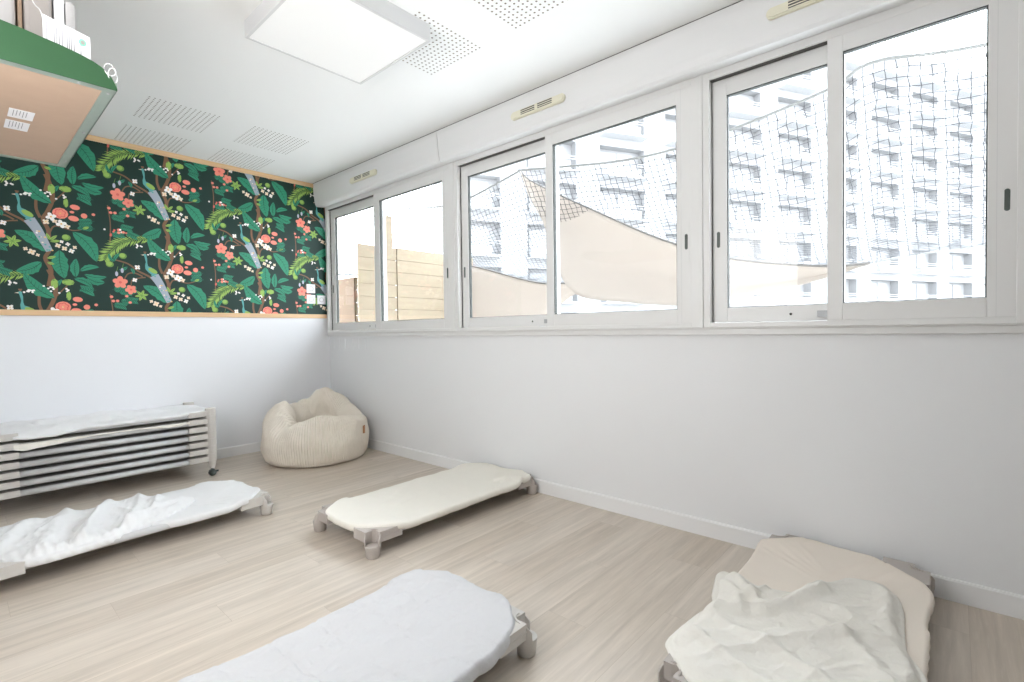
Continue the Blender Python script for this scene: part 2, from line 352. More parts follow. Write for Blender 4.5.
# ------------------------------------------------------------------ wallpaper: one flat printed sheet
WPC = dict(bg=(19, 50, 43), leaf=(50, 140, 108), leafd=(28, 88, 70), lime=(150, 184, 92), limed=(110, 150, 72), coral=(240, 142, 124), corald=(222, 108, 96), cream=(238, 220, 196),
           white=(248, 244, 240), brown=(126, 92, 68), teal=(92, 164, 160), tail=(164, 172, 184), yel=(236, 190, 110), lilac=(190, 190, 205))
wk = list(WPC); wmats = [mat('wallpaper_'+k, lin(WPC[k]), .5, spec=.35) for k in wk]
wp = MB(); X0w, X1w, Z0w, Z1w = XL, XW-.002, 1.35, 2.69
lay = [0]
def clip(poly):
    for ax, lim, sg in ((0, X0w, 1), (0, X1w, -1), (1, Z0w, 1), (1, Z1w, -1)):
        out = []
        for i in range(len(poly)):
            p, q = poly[i-1], poly[i]; a = (p[ax]-lim)*sg; b = (q[ax]-lim)*sg
            if (a >= 0) != (b >= 0):
                t = a/(a-b); out.append((p[0]+(q[0]-p[0])*t, p[1]+(q[1]-p[1])*t))
            if b >= 0: out.append(q)
        poly = out
        if len(poly) < 3: return []
    return poly
def P(poly, col, l):
    pc = clip(poly)
    if len(pc) < 3: return
    y = YB-.0006-.00015*l-6e-6*(lay[0] % 24)
    wp.add([(x, y, z) for x, z in pc], [tuple(range(len(pc)))], wk.index(col))
def strip(pts, w0, w1, col, l, O):
    lay[0] += 1; n = len(pts); A = []; D = []
    for i in range(n):
        a, b = pts[max(i-1, 0)], pts[min(i+1, n-1)]; L = max(1e-6, sqrt((b[0]-a[0])**2+(b[1]-a[1])**2)); nx, ny = -(b[1]-a[1])/L, (b[0]-a[0])/L
        w_ = w0+(w1-w0)*i/max(1, n-1); x, y = O[0]+pts[i][0], O[1]+pts[i][1]
        A.append((x+nx*w_, y+ny*w_)); D.append((x-nx*w_, y-ny*w_))
    for i in range(n-1): P([A[i], A[i+1], D[i+1], D[i]], col, l)
def smooth(pts, n=5):
    out = []
    for i in range(len(pts)-1):
        p0 = pts[max(i-1, 0)]; p1 = pts[i]; p2 = pts[i+1]; p3 = pts[min(i+2, len(pts)-1)]
        for k in range(n):
            t = k/n; out.append(tuple(.5*((2*p1[c])+(-p0[c]+p2[c])*t+(2*p0[c]-5*p1[c]+4*p2[c]-p3[c])*t*t+(-p0[c]+3*p1[c]-3*p2[c]+p3[c])*t**3) for c in range(len(p1))))
    return out+[tuple(pts[-1])]
def leafp(a, b, w, O, col='leaf', vein='leafd', l=4, bend=.12, shape=.9):
    lay[0] += 1; dx, dy = b[0]-a[0], b[1]-a[1]; L = sqrt(dx*dx+dy*dy); nx, ny = -dy/L, dx/L
    N = 9; mid = []; up = []; dn = []
    for i in range(N+1):
        t = i/N; c = bend*L*sin(pi*t); wd = w*.5*sin(pi*t**shape)**.75 if 0 < t < 1 else 0
        x = a[0]+dx*t+nx*c; y = a[1]+dy*t+ny*c; mid.append((x, y)); wob = 1+.12*sin(i*2.6)
        up.append((O[0]+x+nx*wd*wob, O[1]+y+ny*wd*wob)); dn.append((O[0]+x-nx*wd, O[1]+y-ny*wd))
    for i in range(N): P([dn[i], dn[i+1], up[i+1], up[i]], col, l)
    strip(mid, .0028, .0012, vein, l+1, O)
    if w > .04 and vein:
        for i in range(2, N-1):
            x, y = mid[i]; f = w*.36*sin(pi*i/N)
            for s in (-1, 1): strip([(x, y), (x+dx/L*.02+nx*f*s, y+dy/L*.02+ny*f*s)], .0014, .0008, vein, l+1, O)
def ell(c, rx, ry, O, col, l, rot=0, n=12):
    lay[0] += 1
    P([(O[0]+c[0]+rx*cos(a)*cos(rot)-ry*sin(a)*sin(rot), O[1]+c[1]+rx*cos(a)*sin(rot)+ry*sin(a)*cos(rot)) for a in [2*pi*k/n for k in range(n)]], col, l)
def flower(c, r, O, col, ctr, l, n=5, rot=.3):
    for k in range(n):
        a = rot+2*pi*k/n; ell((c[0]+.55*r*cos(a), c[1]+.55*r*sin(a)), r*.52, r*.42, O, col, l, a)
    ell(c, r*.22, r*.22, O, ctr, l+1, 0, 8)
def tile(O, rnd):
    # stems
    for pts, w0, w1 in (([(.155, .16), (.19, .05), (.187, -.04), (.16, -.12), (.135, -.18), (.16, -.25), (.165, -.32)], .013, .012),
                        ([(-.21, -.08), (-.12, -.105), (-.05, -.16), (.03, -.205), (.08, -.26), (.13, -.32), (.165, -.40), (.14, -.47), (.17, -.56), (.155, -.68)], .005, .014),
                        ([(.10, -.03), (.10, -.11), (.12, -.17)], .008, .010), ([(-.15, -.25), (-.12, -.19), (-.07, -.18), (-.02, -.205)], .004, .006),
                        ([(-.10, -.31), (-.095, -.24), (-.05, -.22), (0, -.21)], .003, .005), ([(.165, -.29), (.20, -.22), (.30, -.24), (.37, -.22)], .006, .003), ([(.18, -.06), (.24, .02), (.27, .06)], .005, .003),
                        ([(-.23, -.66), (-.225, -.5), (-.24, -.36)], .004, .003)):
        strip(smooth(pts), w0, w1, 'brown', 1, O)
    # plumes
    sp = smooth([(.05, .115), (-.08, .095), (-.17, .05), (-.24, -.03), (-.27, -.09)], 9)
    strip(sp, .003, .002, 'limed', 4, O)
    for i in range(0, len(sp)-1):
        x, y = sp[i]; dx, dy = sp[i+1][0]-x, sp[i+1][1]-y; a0 = math.atan2(dy, dx)
        for s in (-1, 1):
            lay[0] += 1; L = .075*(.55+.45*sin(pi*i/len(sp)))*rnd.uniform(.85, 1.1); a = a0+s*rnd.uniform(.65, .95)
            ex, ey = x+L*cos(a), y+L*sin(a); nx, ny = -sin(a)*.0048, cos(a)*.0048; mx_, my_ = x+L*.5*cos(a), y+L*.5*sin(a)
            P([(O[0]+x, O[1]+y), (O[0]+mx_+nx, O[1]+my_+ny), (O[0]+ex, O[1]+ey), (O[0]+mx_-nx, O[1]+my_-ny)], 'lime', 3)
    # broad leaves
    leafp((.185, -.055), (.02, .125), .085, O, bend=.10); leafp((.15, -.42), (-.02, -.28), .085, O, bend=-.10)
    leafp((.30, -.25), (.44, -.47), .095, O, bend=.12); leafp((.22, -.40), (.245, -.615), .095, O, bend=-.05)
    leafp((.31, -.60), (.315, -.455), .055, O, bend=.05); leafp((.335, -.55), (.455, -.51), .040, O); leafp((.36, -.575), (.50, -.585), .040, O, bend=-.1)
    leafp((.30, -.61), (.41, -.67), .045, O); leafp((.12, -.50), (-.02, -.58), .075, O, bend=.12); leafp((-.27, -.27), (-.38, -.24), .05, O); leafp((.33, .02), (.42, -.03), .04, O)
    for a, b in (((-.21, -.10), (-.24, -.03)), ((-.21, -.10), (-.16, -.02)), ((-.12, -.13), (-.18, -.16)), ((-.10, -.14), (-.08, -.19)), ((.21, .04), (.23, .09))): leafp(a, b, .022, O, l=4)
    # pods
    for c, rx, ry, rt in (((.187, .055), .022, .038, .2), ((.265, .07), .038, .024, .1), ((.266, -.035), .015, .036, -.1)):
        for k in range(9):
            a = 2*pi*k/9; ell((c[0]+rx*.55*cos(a), c[1]+ry*.55*sin(a)), rx*.45, ry*.45, O, 'lime' if k % 3 else 'limed', 6, 0, 7)
        ell(c, rx*.6, ry*.6, O, 'lime', 7)
    for c in ((-.15, -.045), (-.236, -.12), (.262, -.30)): ell(c, .026, .024, O, 'limed', 6); ell((c[0]-.004, c[1]+.004), .019, .018, O, 'lime', 7)
    for c in ((-.194, -.194), (-.157, -.165)): strip([(c[0], c[1]+.02), (c[0]+.01, c[1]+.06)], .0015, .0015, 'limed', 5, O); ell(c, .010, .020, O, 'lilac', 6)
    # berries
    for cx, cy, n in ((-.04, .035, 7), (.055, -.02, 8), (.15, .015, 7), (.245, .005, 5)):
        for k in range(n): ell((cx+rnd.uniform(-.035, .035), cy+rnd.uniform(-.028, .028)), .0075, .0068, O, 'white', 6, 0, 7)
    # long tailed bird: plain profile
    tl = smooth([(.06, -.19), (.10, -.26), (.135, -.34), (.165, -.415)], 6); strip(tl, .034, .020, 'tail', 8, O)
    for k in range(16):
        t = rnd.random(); q = tl[int(t*(len(tl)-1))]; ell((q[0]+rnd.uniform(-.02, .02), q[1]), .007, .006, O, rnd.choice(['cream', 'yel', 'teal', 'white']), 9, 0, 6)
    body = [(-.008, -.02), (-.002, -.05), (.004, -.08), (-.002, -.11), (.0, -.14), (.02, -.165), (.05, -.19), (.08, -.215), (.085, -.19), (.07, -.155), (.045, -.125), (.02, -.115), (.014, -.09), (.014, -.05), (.008, -.022)]
    for i in range(len(body)//2):
        j = len(body)-1-i
        P([(O[0]+p[0], O[1]+p[1]) for p in (body[i], body[i+1], body[j-1], body[j])], 'teal', 8)
    ell((.052, -.15), .036, .018, O, 'lime', 9, -.55); ell((-.001, -.022), .011, .010, O, 'teal', 9)
    P([(O[0]-.009, O[1]-.018), (O[0]-.03, O[1]-.024), (O[0]-.009, O[1]-.027)], 'cream', 9)
    for k in range(3): strip([(0, -.014), (-.008+.008*k, .006)], .003, .004, 'brown', 8, O)
    # blossoms
    flower((-.172, -.262), .048, O, 'coral', 'corald', 7); flower((-.103, -.318), .038, O, 'coral', 'corald', 7, rot=.8)
    ell((.232, -.12), .046, .042, O, 'coral', 7); flower((.232, -.12), .034, O, 'corald', 'cream', 8, 6); flower((.232, -.12), .026, O, 'coral', 'yel', 9, 6)
    ell((.318, -.06), .030, .020, O, 'coral', 7, -.1); ell((.308, -.148), .032, .021, O, 'coral', 7, -.1); ell((.371, -.118), .020, .020, O, 'coral', 7); ell((.30, -.10), .014, .010, O, 'coral', 7)
    for c, r, k in (((.179, -.154), .030, 'white'), ((.236, -.200), .030, 'white'), ((.15, -.196), .020, 'cream'), ((.20, -.185), .016, 'cream'), ((.27, -.215), .018, 'cream'), ((-.055, -.13), .020, 'white'), ((-.075, -.237), .018, 'white'),
                    ((.068, -.43), .022, 'cream'), ((.035, -.41), .014, 'cream'), ((.10, -.45), .012, 'cream'), ((.213, -.367), .018, 'cream'), ((.25, -.385), .018, 'cream'), ((.29, -.40), .018, 'white'), ((.31, -.37), .014, 'cream'), ((.27, -.35), .014, 'white'), ((.235, -.335), .012, 'white')):
        flower(c, r, O, k, 'yel', 8, 4, rnd.random())
    for k in range(6):
        a = 2*pi*k/6+.2; leafp((-.031, -.363), (-.031+.048*cos(a), -.363+.048*sin(a)), .020, O, 'lime', 'limed', 5, 0)
    for a, b in (((.17, -.33), (.21, -.29)), ((.17, -.33), (.15, -.28)), ((.17, -.34), (.23, -.33)), ((.36, -.22), (.40, -.20)), ((.15, -.47), (.20, -.45)), ((.15, -.5), (.19, -.51))): leafp(a, b, .02, O, 'lime', 'limed', 5, 0)
    # leafy shrub with small coral fruit
    for k in range(13):
        bx, by = rnd.uniform(-.33, -.12), rnd.uniform(-.60, -.32); a0 = rnd.uniform(-.4, .5)+(pi if bx < -.24 else 0)
        L = .09; strip([(bx, by), (bx+L*cos(a0), by+L*sin(a0))], .002, .0015, 'leafd', 3, O)
        for j in range(5):
            t = (j+1)/6
            for s in (-1, 1):
                x, y = bx+L*t*cos(a0), by+L*t*sin(a0); leafp((x, y), (x+.036*cos(a0+s*.8), y+.036*sin(a0+s*.8)), .015, O, 'leaf', 'leafd', 4, 0)
    for k in range(9): ell((rnd.uniform(-.33, -.10), rnd.uniform(-.60, -.33)), .012, .011, O, 'coral', 7, 0, 8)
    for k in range(10): ell((rnd.uniform(-.27, -.12), rnd.uniform(-.60, -.54)), .008, .008, O, 'corald' if k % 3 else 'white', 7, 0, 7)
P([(X0w, Z0w), (X1w, Z0w), (X1w, Z1w), (X0w, Z1w)], 'bg', 0)
for k in range(-2, 4):
    for j in range(-3, 3):
        rnd = random.Random(5); tile((1.100+.757*k, 2.560+.712*j-(.352 if k % 2 else 0)), rnd)
wpo = wp.build('wallpaper', wmats)
tag(wpo, kind='structure'); wpo.name = 'wall_back_wallpaper'

# ------------------------------------------------------------------ sockets on the wallpaper and blank plates under the sill
def socket(x, z, label):
    root = tag(empty('wall_socket', (x, YB-.001, z)), label, 'socket', None)
    MB().box((-.047, -.009, -.047), (.047, -.0012, .047)).build('plate', M['paper'], root, bevel=.003)
    Mx = Matrix(((1, 0, 0, 0), (0, 0, -1, -.009), (0, 1, 0, 0), (0, 0, 0, 1)))
    MB().lathe([(.021, -.002), (.021, .0015), (.0235, .0022), (.026, .0012), (.026, -.002)], 24, M_=Mx).build('rim', M['greybox'], root)
socket(2.537, 1.620, 'white square switch plate on the wallpaper, topmost of the three')
socket(2.537, 1.508, 'white square switch plate on the wallpaper, directly under the topmost one')
socket(2.652, 1.506, 'white square switch plate closest to the window frame')
ys = [5.045, 4.935, 4.815, 4.665, 4.555, 4.435]
posn = ['closest to the corner', 'second from the corner', 'third from the corner', 'fourth from the corner', 'fifth from the corner', 'farthest from the corner']
for y, s in zip(ys, posn):
    o = B((-.004, -.042, -.05), (0, .042, .05)).build('blank_plate', M['wall'], bevel=.001); o.location = (XW, y, 1.035)
    tag(o, 'faint white blank plate under the far sill, ' + s, 'blank plate', 'row of six blank plates under the sill')

# ------------------------------------------------------------------ ceiling panel lamp
root = tag(empty('ceiling_lamp', (1.355, 2.36, ZC)), 'square white surface mounted panel lamp on the ceiling', 'ceiling lamp')
m = MB(); h = .33; d = .085
m.box((-h, -h, -d), (h, -h+.014, 0)); m.box((-h, h-.014, -d), (h, h, 0)); m.box((-h, -h+.014, -d), (-h+.014, h-.014, 0)); m.box((h-.014, -h+.014, -d), (h, h-.014, 0))
m.build('housing', M['lampframe'], root)
MB().box((-h+.014, -h+.014, -d+.003), (h-.014, h-.014, -d+.010)).build('diffuser', M['diffuser'], root)

# ------------------------------------------------------------------ stackable cots
def scoop(r, t, a0, a1, n=14):
    o = [(r*cos(a0+(a1-a0)*k/n), r*sin(a0+(a1-a0)*k/n)) for k in range(n+1)]
    i = [((r-t)*cos(a0+(a1-a0)*k/n), (r-t)*sin(a0+(a1-a0)*k/n)) for k in range(n+1)]
    return o + i[::-1]
FX, FY = .641, .273
def corner_mb(sx, sy, stacked=False, bottom=False):
    m = MB(); da = math.atan2(sy, sx)     # outward diagonal
    Tm = Matrix.Translation((sx*FX, sy*FY, 0))
    r = .042
    z0, z1 = (.0885, .1485) if stacked else (.055, .1335)
    n = 22; vs = []; fs = []      # curved wall of the nesting cup, lower towards its open side
    for k in range(n+1):
        q = k/n*2-1; a = da+pi+q*radians(116); zt = z1-(0 if stacked else .040*abs(q)**3)
        for rad, z in ((r, z0), (r, zt), (r-.007, zt), (r-.007, z0)): vs.append(Tm @ Vector((rad*cos(a), rad*sin(a), z)))
    for k in range(n):
        for c_ in range(4): fs.append((k*4+c_, k*4+(c_+1) % 4, (k+1)*4+(c_+1) % 4, (k+1)*4+c_))
    fs += [(3, 2, 1, 0), (n*4, n*4+1, n*4+2, n*4+3)]
    m.add(vs, fs)
    if stacked:
        m.prism([(.0345*cos(a), .0345*sin(a)) for a in [2*pi*k/24 for k in range(24)]], .0885, .1475, M_=Tm, sm=True)
        if bottom: m.lathe([(0, .025), (.020, .025), (.034, .088)], 18, M_=Tm)
    else:
        m.lathe([(0, 0), (.029, 0), (.033, .004), (.0395, .060), (.0385, .064), (0, .065)], 26, M_=Tm)
    def arm(pts, za, zb): m.prism([(sx*(FX+x), sy*(FY+y)) for x, y in pts][::(1 if sx*sy > 0 else -1)], za, zb)
    lo = .0885 if stacked else .074
    w = .030
    # arm along the side rail (x) and along the end rail (y), with a webbed top plate across
    arm([(-.165, -w), (-.034, -w-.004), (-.026, .0), (-.026, w-.004), (-.165, w-.003)], lo, .128)
    arm([(-w, -.135), (w-.003, -.135), (w-.004, -.026), (.0, -.026), (-w-.004, -.034)], lo, .1275)
    arm([(-.150, -w), (-w, -.125), (-w+.004, -w), (-.03, -w+.004)], .112, .1272)
    arm([(-.158, w-.004), (-.03, w-.004), (-.03, w-.0015), (-.158, w-.0015)], .100, .104)
    return m
def make_cot(loc, rz, label, group, plastic, stacked=False, bottom=False):
    root = tag(empty('stackable_cot', loc, rz), label, 'cot', group)
    for s in (-1, 1):
        MB().tube([(-FX+.05, s*FY, .102), (FX-.05, s*FY, .102)], .019, 16).build('side_rail', M['tubegrey'], root)
        MB().tube([(s*FX, -FY+.06, .100), (s*FX, FY-.06, .100)], .0145, 12).build('end_rail', M['cotplastic'], root)
    m = MB(); a, b = FX-.012, FY-.004
    m.prism([(-a, -b+.10), (-a+.13, -b), (a-.13, -b), (a, -b+.10), (a, b-.10), (a-.13, b), (-a+.13, b), (-a, b-.10)], .108, .1115)
    m.build('bed_fabric', M['mesh'], root)
    for sx in (-1, 1):
        for sy in (-1, 1):
            c = corner_mb(sx, sy, stacked, bottom).build('corner_leg', M[plastic], root, bevel=.0025)
            if bottom:
                k = MB(); Tm = Matrix.Translation((sx*FX, sy*FY, -.0115))
                R90 = Tm @ Matrix.Rotation(radians(90), 4, 'X')
                k.lathe([(0, -.024), (.017, -.024), (.0265, -.014), (.0275, -.003), (.022, -.001), (.022, .001), (.0275, .003), (.0265, .014), (.017, .024), (0, .024)], 22, M_=R90)
                k.lathe([(.010, .016), (.010, .04)], 12, M_=Tm)
                k.box((-.006, -.006, .0), (.044, .006, .012), M_=Tm)
                k.build('caster', M['caster'], c)
    return root

# ------------------------------------------------------------------ cloth helper
def resample(poly, n, rounds=2):
    p = [Vector(q) for q in poly]
    for _ in range(rounds):
        q = []
        for i in range(len(p)):
            a, b = p[i], p[(i+1) % len(p)]; L = (b-a).length; t = min(.25, .02/L) if L > 0 else .25
            q += [a.lerp(b, t), a.lerp(b, 1-t)]
        p = q
    L = [0]
    for i in range(len(p)): L.append(L[-1]+(p[(i+1) % len(p)]-p[i]).length)
    out = []; j = 0
    for k in range(n):
        s = L[-1]*k/n
        while L[j+1] < s: j += 1
        t = (s-L[j])/max(1e-9, L[j+1]-L[j]); out.append(p[j].lerp(p[(j+1) % len(p)], t))
    return out
def ridges(rs, x, y):
    z = 0
    for pts, h, w_ in rs:
        best = 9
        for i in range(len(pts)-1):
            ax, ay = pts[i]; bx, by = pts[i+1]; dx, dy = bx-ax, by-ay; t = max(0, min(1, ((x-ax)*dx+(y-ay)*dy)/(dx*dx+dy*dy)))
            d = sqrt((x-ax-dx*t)**2+(y-ay-dy*t)**2)
            if d < best: best = d
        z += h*exp(-(best/w_)**2)
    return z
def cloth(name, poly, top, hem, material, n=260, K=40, gather=0, gfreq=60, center=None, parent=None):
    out = resample(poly, n); cx = sum(p.x for p in out)/n; cy = sum(p.y for p in out)/n
    if center: cx, cy = center
    vs = [(cx, cy, top(cx, cy, 0))]
    for k in range(1, K+1):
        s = (k/K)**.85
        for p in out:
            x, y = cx+(p.x-cx)*s, cy+(p.y-cy)*s; vs.append((x, y, top(x, y, s)))
    # normals of outline
    nr = []
    for i in range(n):
        t = (out[(i+2) % n]-out[i-2]); nn = Vector((t.y, -t.x)).normalized()
        nr.append(nn)
    if sum((out[i].x*out[(i+1) % n].y-out[(i+1) % n].x*out[i].y) for i in range(n)) < 0: nr = [-v for v in nr]
    R = K
    for (off, dz) in hem:
        R += 1
        for i, p in enumerate(out):
            g = gather*(sin(i*gfreq/n*2*pi)+.5*noise.noise(Vector((i*.21, R*.4, 3))))*min(1, abs(dz)/.02)
            q = p+nr[i]*(off+g); vs.append((q.x, q.y, top(p.x, p.y, 1)+dz+g*.5))
    fs = [(0, 1+i, 1+(i+1) % n) for i in range(n)]
    for k in range(R-1):
        a = 1+k*n; b = a+n
        fs += [(a+i, b+i, b+(i+1) % n, a+(i+1) % n) for i in range(n)]
    m = MB(); m.add(vs, fs, 0, True)
    return m.build(name, material, parent)
N3 = lambda x, y, z, f: noise.noise(Vector((x*f, y*f, z)))
def wr(x, y, seed, a1=.0018, f1=9, a2=.0008, f2=28, sx=1, sy=1):
    x, y = x*sx, y*sy
    u = N3(x, y, seed, f1); v = N3(x+u*.05, y, seed+5, f2)
    return a1*(1-2*abs(u))+a2*v
def crum(x, y, seed, A=.010, f=6.5, th=.6, st=.45):
    # sharp creases: warped ridged noise, stretched along one direction
    c, s_ = cos(th), sin(th); u, v = (x*c+y*s_)*st, -x*s_+y*c
    wx = .06*N3(u, v, seed+9, 5); z = 0; a = A
    for o in range(3):
        q = N3(u+wx, v-wx, seed+o*3.1, f*2**o); z += a*(1-min(1, 2.6*abs(q)))**1.4; a *= .42
    return z
def rail_top(x, y, L=.62, W_=.27):   # bed surface: sags slightly between the rails, sits on the side rails
    def sst(a, b, v): t = max(0, min(1, (v-a)/(b-a))); return t*t*(3-2*t)
    return .1235-.007*max(0, 1-(y/W_)**2)*max(0, 1-(x/L)**4)+.0085*sst(.40, .50, abs(x))*sst(.02, .13, abs(y))
HEM = [(.006, -.003), (.010, -.010), (.011, -.022), (.008, -.034), (.000, -.040), (-.012, -.038)]
HEMS = [(.003, -.002), (.004, -.006), (.002, -.009)]
def place(o, loc, rz): o.location = loc; o.rotation_euler = (0, 0, rz); return o
def octo(a, b, cx, cy): return [(-a, -b+cy), (-a+cx, -b), (a-cx, -b), (a, -b+cy), (a, b-cy), (a-cx, b), (-a+cx, b), (-a, b-cy)]
def local(pts, loc, rz):
    c, s = cos(-rz), sin(-rz); return [((x-loc[0])*c-(y-loc[1])*s, (x-loc[0])*s+(y-loc[1])*c) for x, y in pts]

# --- cot in the middle of the room, cream fitted sheet
P1 = (2.043, 2.487, 0); A1 = 0
make_cot(P1, A1, 'grey stackable cot under a cream sheet, alone in the middle of the room', None, 'cotplastic')
def t1(x, y, s):
    z = rail_top(x, y)+.0012+wr(x, y, 1, .0034, 6, .0022, 24, .7, 1)+crum(x, y, 2, .003, 4, .35)
    z += ridges([([(.40, -.14), (.47, -.19), (.50, -.29)], .020, .016), ([(.30, -.24), (.38, -.20), (.45, -.25)], .016, .013), ([(.30, .0), (.36, .25)], .003, .03)], x, y)
    z -= ridges([([(.41, -.17), (.46, -.20)], .010, .009)], x, y)
    return z+.004*s**8*(1 if abs(x) > .45 and abs(y) > .16 else 0)
c1 = cloth('fitted_sheet', [(-.652, -.16), (-.50, -.298), (.40, -.300), (.47, -.308), (.475, -.296), (.60, -.298), (.665, -.17), (.66, .17), (.54, .30), (-.50, .30), (-.655, .18)], t1, HEM, M['cream'], gather=.0015, gfreq=50)
tag(place(c1, P1, A1), 'cream fitted sheet stretched over the cot in the middle of the room', 'sheet')

# --- cot at front, white quilted cover
P2 = (.690, 1.405, 0); A2 = 0
make_cot(P2, A2, 'grey stackable cot in the foreground, almost hidden under a white quilted cover', None, 'cotplasticlight')
def t2(x, y, s):
    qx = ((x+.05*y+.004*N3(x, y, 9, 20))/.155) % 1; qy = ((y+.02)/.16) % 1
    seam = exp(-((min(qx, 1-qx)*.155)/.004)**2)*.0022
    z = rail_top(x, y)+.004+wr(x, y, 11, .0060, 8, .0045, 20, .6, 1.0)-2.2*seam+crum(x, y, 12, .005, 7, -.4)+.0022*N3(x+y, y-x, 4, 50)
    return z+.004*s**8*(1 if abs(x) > .45 and abs(y) > .16 else 0)
c2 = cloth('quilted_cover', [(-.67, -.17), (-.50, -.310), (.44, -.312), (.56, -.280), (.668, -.155), (.675, -.10), (.672, .155), (.60, .275), (.555, .298), (.30, .290), (.10, .268), (-.20, .285), (-.50, .305), (-.67, .18)], t2,
           [(.006, -.003), (.010, -.012), (.012, -.030), (.010, -.045), (.004, -.052), (-.006, -.050)], M['quilt'], n=320, K=60, gather=.003, gfreq=37)
tag(place(c2, P2, A2), 'white quilted cover pulled over the foreground cot', 'cover')

# --- cot against the window wall, beige fitted sheet and ivory muslin blanket
P3 = (2.045, .365, 0); A3 = 0
make_cot(P3, A3, 'grey stackable cot at the right edge, its end against the window wall', None, 'cotplastic')
def t3(x, y, s):
    z = rail_top(x, y)+.0012+wr(x, y, 21, .0010, 6, .0006, 18)
    for k in range(5): z += ridges([([(.60-.045*k, .20+.022*k), (.38-.03*k, .04)], .0035, .007)], x, y)
    z += ridges([([(.60, -.12), (.36, .02)], .004, .009), ([(.52, -.20), (.30, -.06)], .005, .010), ([(.44, -.27), (.25, -.12)], .004, .009), ([(.64, .06), (.42, .02)], .003, .01)], x, y)
    return z+.004*s**8*(1 if abs(x) > .45 and abs(y) > .16 else 0)
c3 = cloth('fitted_sheet', [(-.655, -.16), (-.50, -.30), (.10, -.302), (.13, -.292), (.26, -.296), (.34, -.307), (.44, -.305), (.635, -.10), (.655, .0), (.650, .175), (.50, .318), (.30, .30), (-.50, .30), (-.655, .17)], t3, HEM, M['beige'], gather=.0016, gfreq=50)
tag(place(c3, P3, A3), 'beige fitted sheet on the right cot, partly under an ivory blanket', 'sheet')
blp = [(-.66, .20), (-.53, .335), (-.40, .325), (-.27, .31), (-.185, .262), (-.17, .31), (.04, .365), (.085, .35), (.06, .30), (.03, .235), (.035, .16), (.07, .065), (.16, .01), (.235, -.025), (.33, -.075), (.345, -.105), (.355, -.155), (.27, -.215), (.17, -.235), (.02, -.245), (-.10, -.255), (-.17, -.300), (-.27, -.325), (-.45, -.31), (-.64, -.28), (-.675, -.05)]
def tb(x, y, s):
    e = 1-exp(-((1-s)/.07)**2) if s < 1 else 0
    z = .1320 + .009*e
    z += ridges([([(-.50, .30), (-.38, .15), (-.25, .0), (-.16, -.10)], .020, .030), ([(-.28, .29), (-.16, .13), (-.02, .06), (.10, .0)], .026, .030), ([(.05, .30), (-.03, .24), (-.10, .16)], .020, .022),
                 ([(-.02, .33), (-.10, .24), (-.22, .20)], .014, .02), ([(.32, -.11), (.20, -.03), (.06, .03)], .014, .030), ([(.33, -.16), (.20, -.19), (.02, -.20)], .018, .030), ([(-.44, .30), (-.52, .10), (-.60, -.10)], .014, .022),
                 ([(-.33, .22), (-.36, .05), (-.45, -.12)], .014, .022), ([(-.1, -.03), (-.20, -.15), (-.34, -.24)], .012, .03), ([(.02, -.05), (-.05, -.16)], .008, .03)], x, y)*(.35+.65*e)
    z -= ridges([([(-.22, .28), (-.12, .20), (-.05, .12), (.03, .09)], .012, .018), ([(-.45, .22), (-.33, .10)], .010, .018)], x, y)*e
    z += crum(x, y, 31, .013, 5.5, -.7)*(.25+.75*e)+wr(x, y, 31, .002, 16, .0012, 34)
    if y > .27: z -= (y-.27)*.35
    if y < -.27: z -= (-.27-y)*.5
    return max(z, .131)
c3b = cloth('muslin_blanket', blp, tb, [(.003, -.003), (.005, -.007), (.004, -.011), (-.004, -.011)], M['muslin'], n=420, K=80, gather=.001, gfreq=70, center=(-.18, .0))
tag(place(c3b, P3, A3), 'crumpled ivory muslin blanket lying over the beige sheet at the right edge', 'blanket')

# --- cot at left, white fitted sheet and crumpled blanket
A4 = radians(4.6); P4 = (.649, 3.495, 0)
make_cot(P4, A4, 'pale grey stackable cot on the floor in front of the wheeled stack', None, 'cotplasticlight')
def t4(x, y, s):
    z = rail_top(x, y)+.0012+wr(x, y, 41, .0012, 6, .0008, 20)
    for k in range(5): z += ridges([([(.62-.05*k, -.10-.035*k), (.36-.03*k, -.03)], .0045, .008)], x, y)
    z += crum(x, y, 44, .003, 6, .3)
    return z+.004*s**8*(1 if abs(x) > .45 and abs(y) > .16 else 0)
c4 = cloth('fitted_sheet', [(-.06, -.12), (.06, -.26), (.15, -.310), (.42, -.305), (.53, -.290), (.665, -.14), (.66, .14), (.52, .305), (.10, .30), (-.02, .26)], t4, HEM, M['white'], gather=.0012, gfreq=46)
tag(place(c4, P4, A4), 'white fitted sheet on the cot in front of the wheeled stack', 'sheet')
bl4 = [(-.66, -.05), (-.55, -.20), (-.46, -.315), (-.37, -.322), (-.26, -.315), (-.18, -.300), (-.10, -.270), (.0, -.245), (.10, -.20), (.24, -.10), (.33, -.005), (.32, .05), (.24, .11), (.24, .25), (.10, .325), (.0, .30), (-.10, .315), (-.25, .325), (-.42, .325), (-.66, .30)]
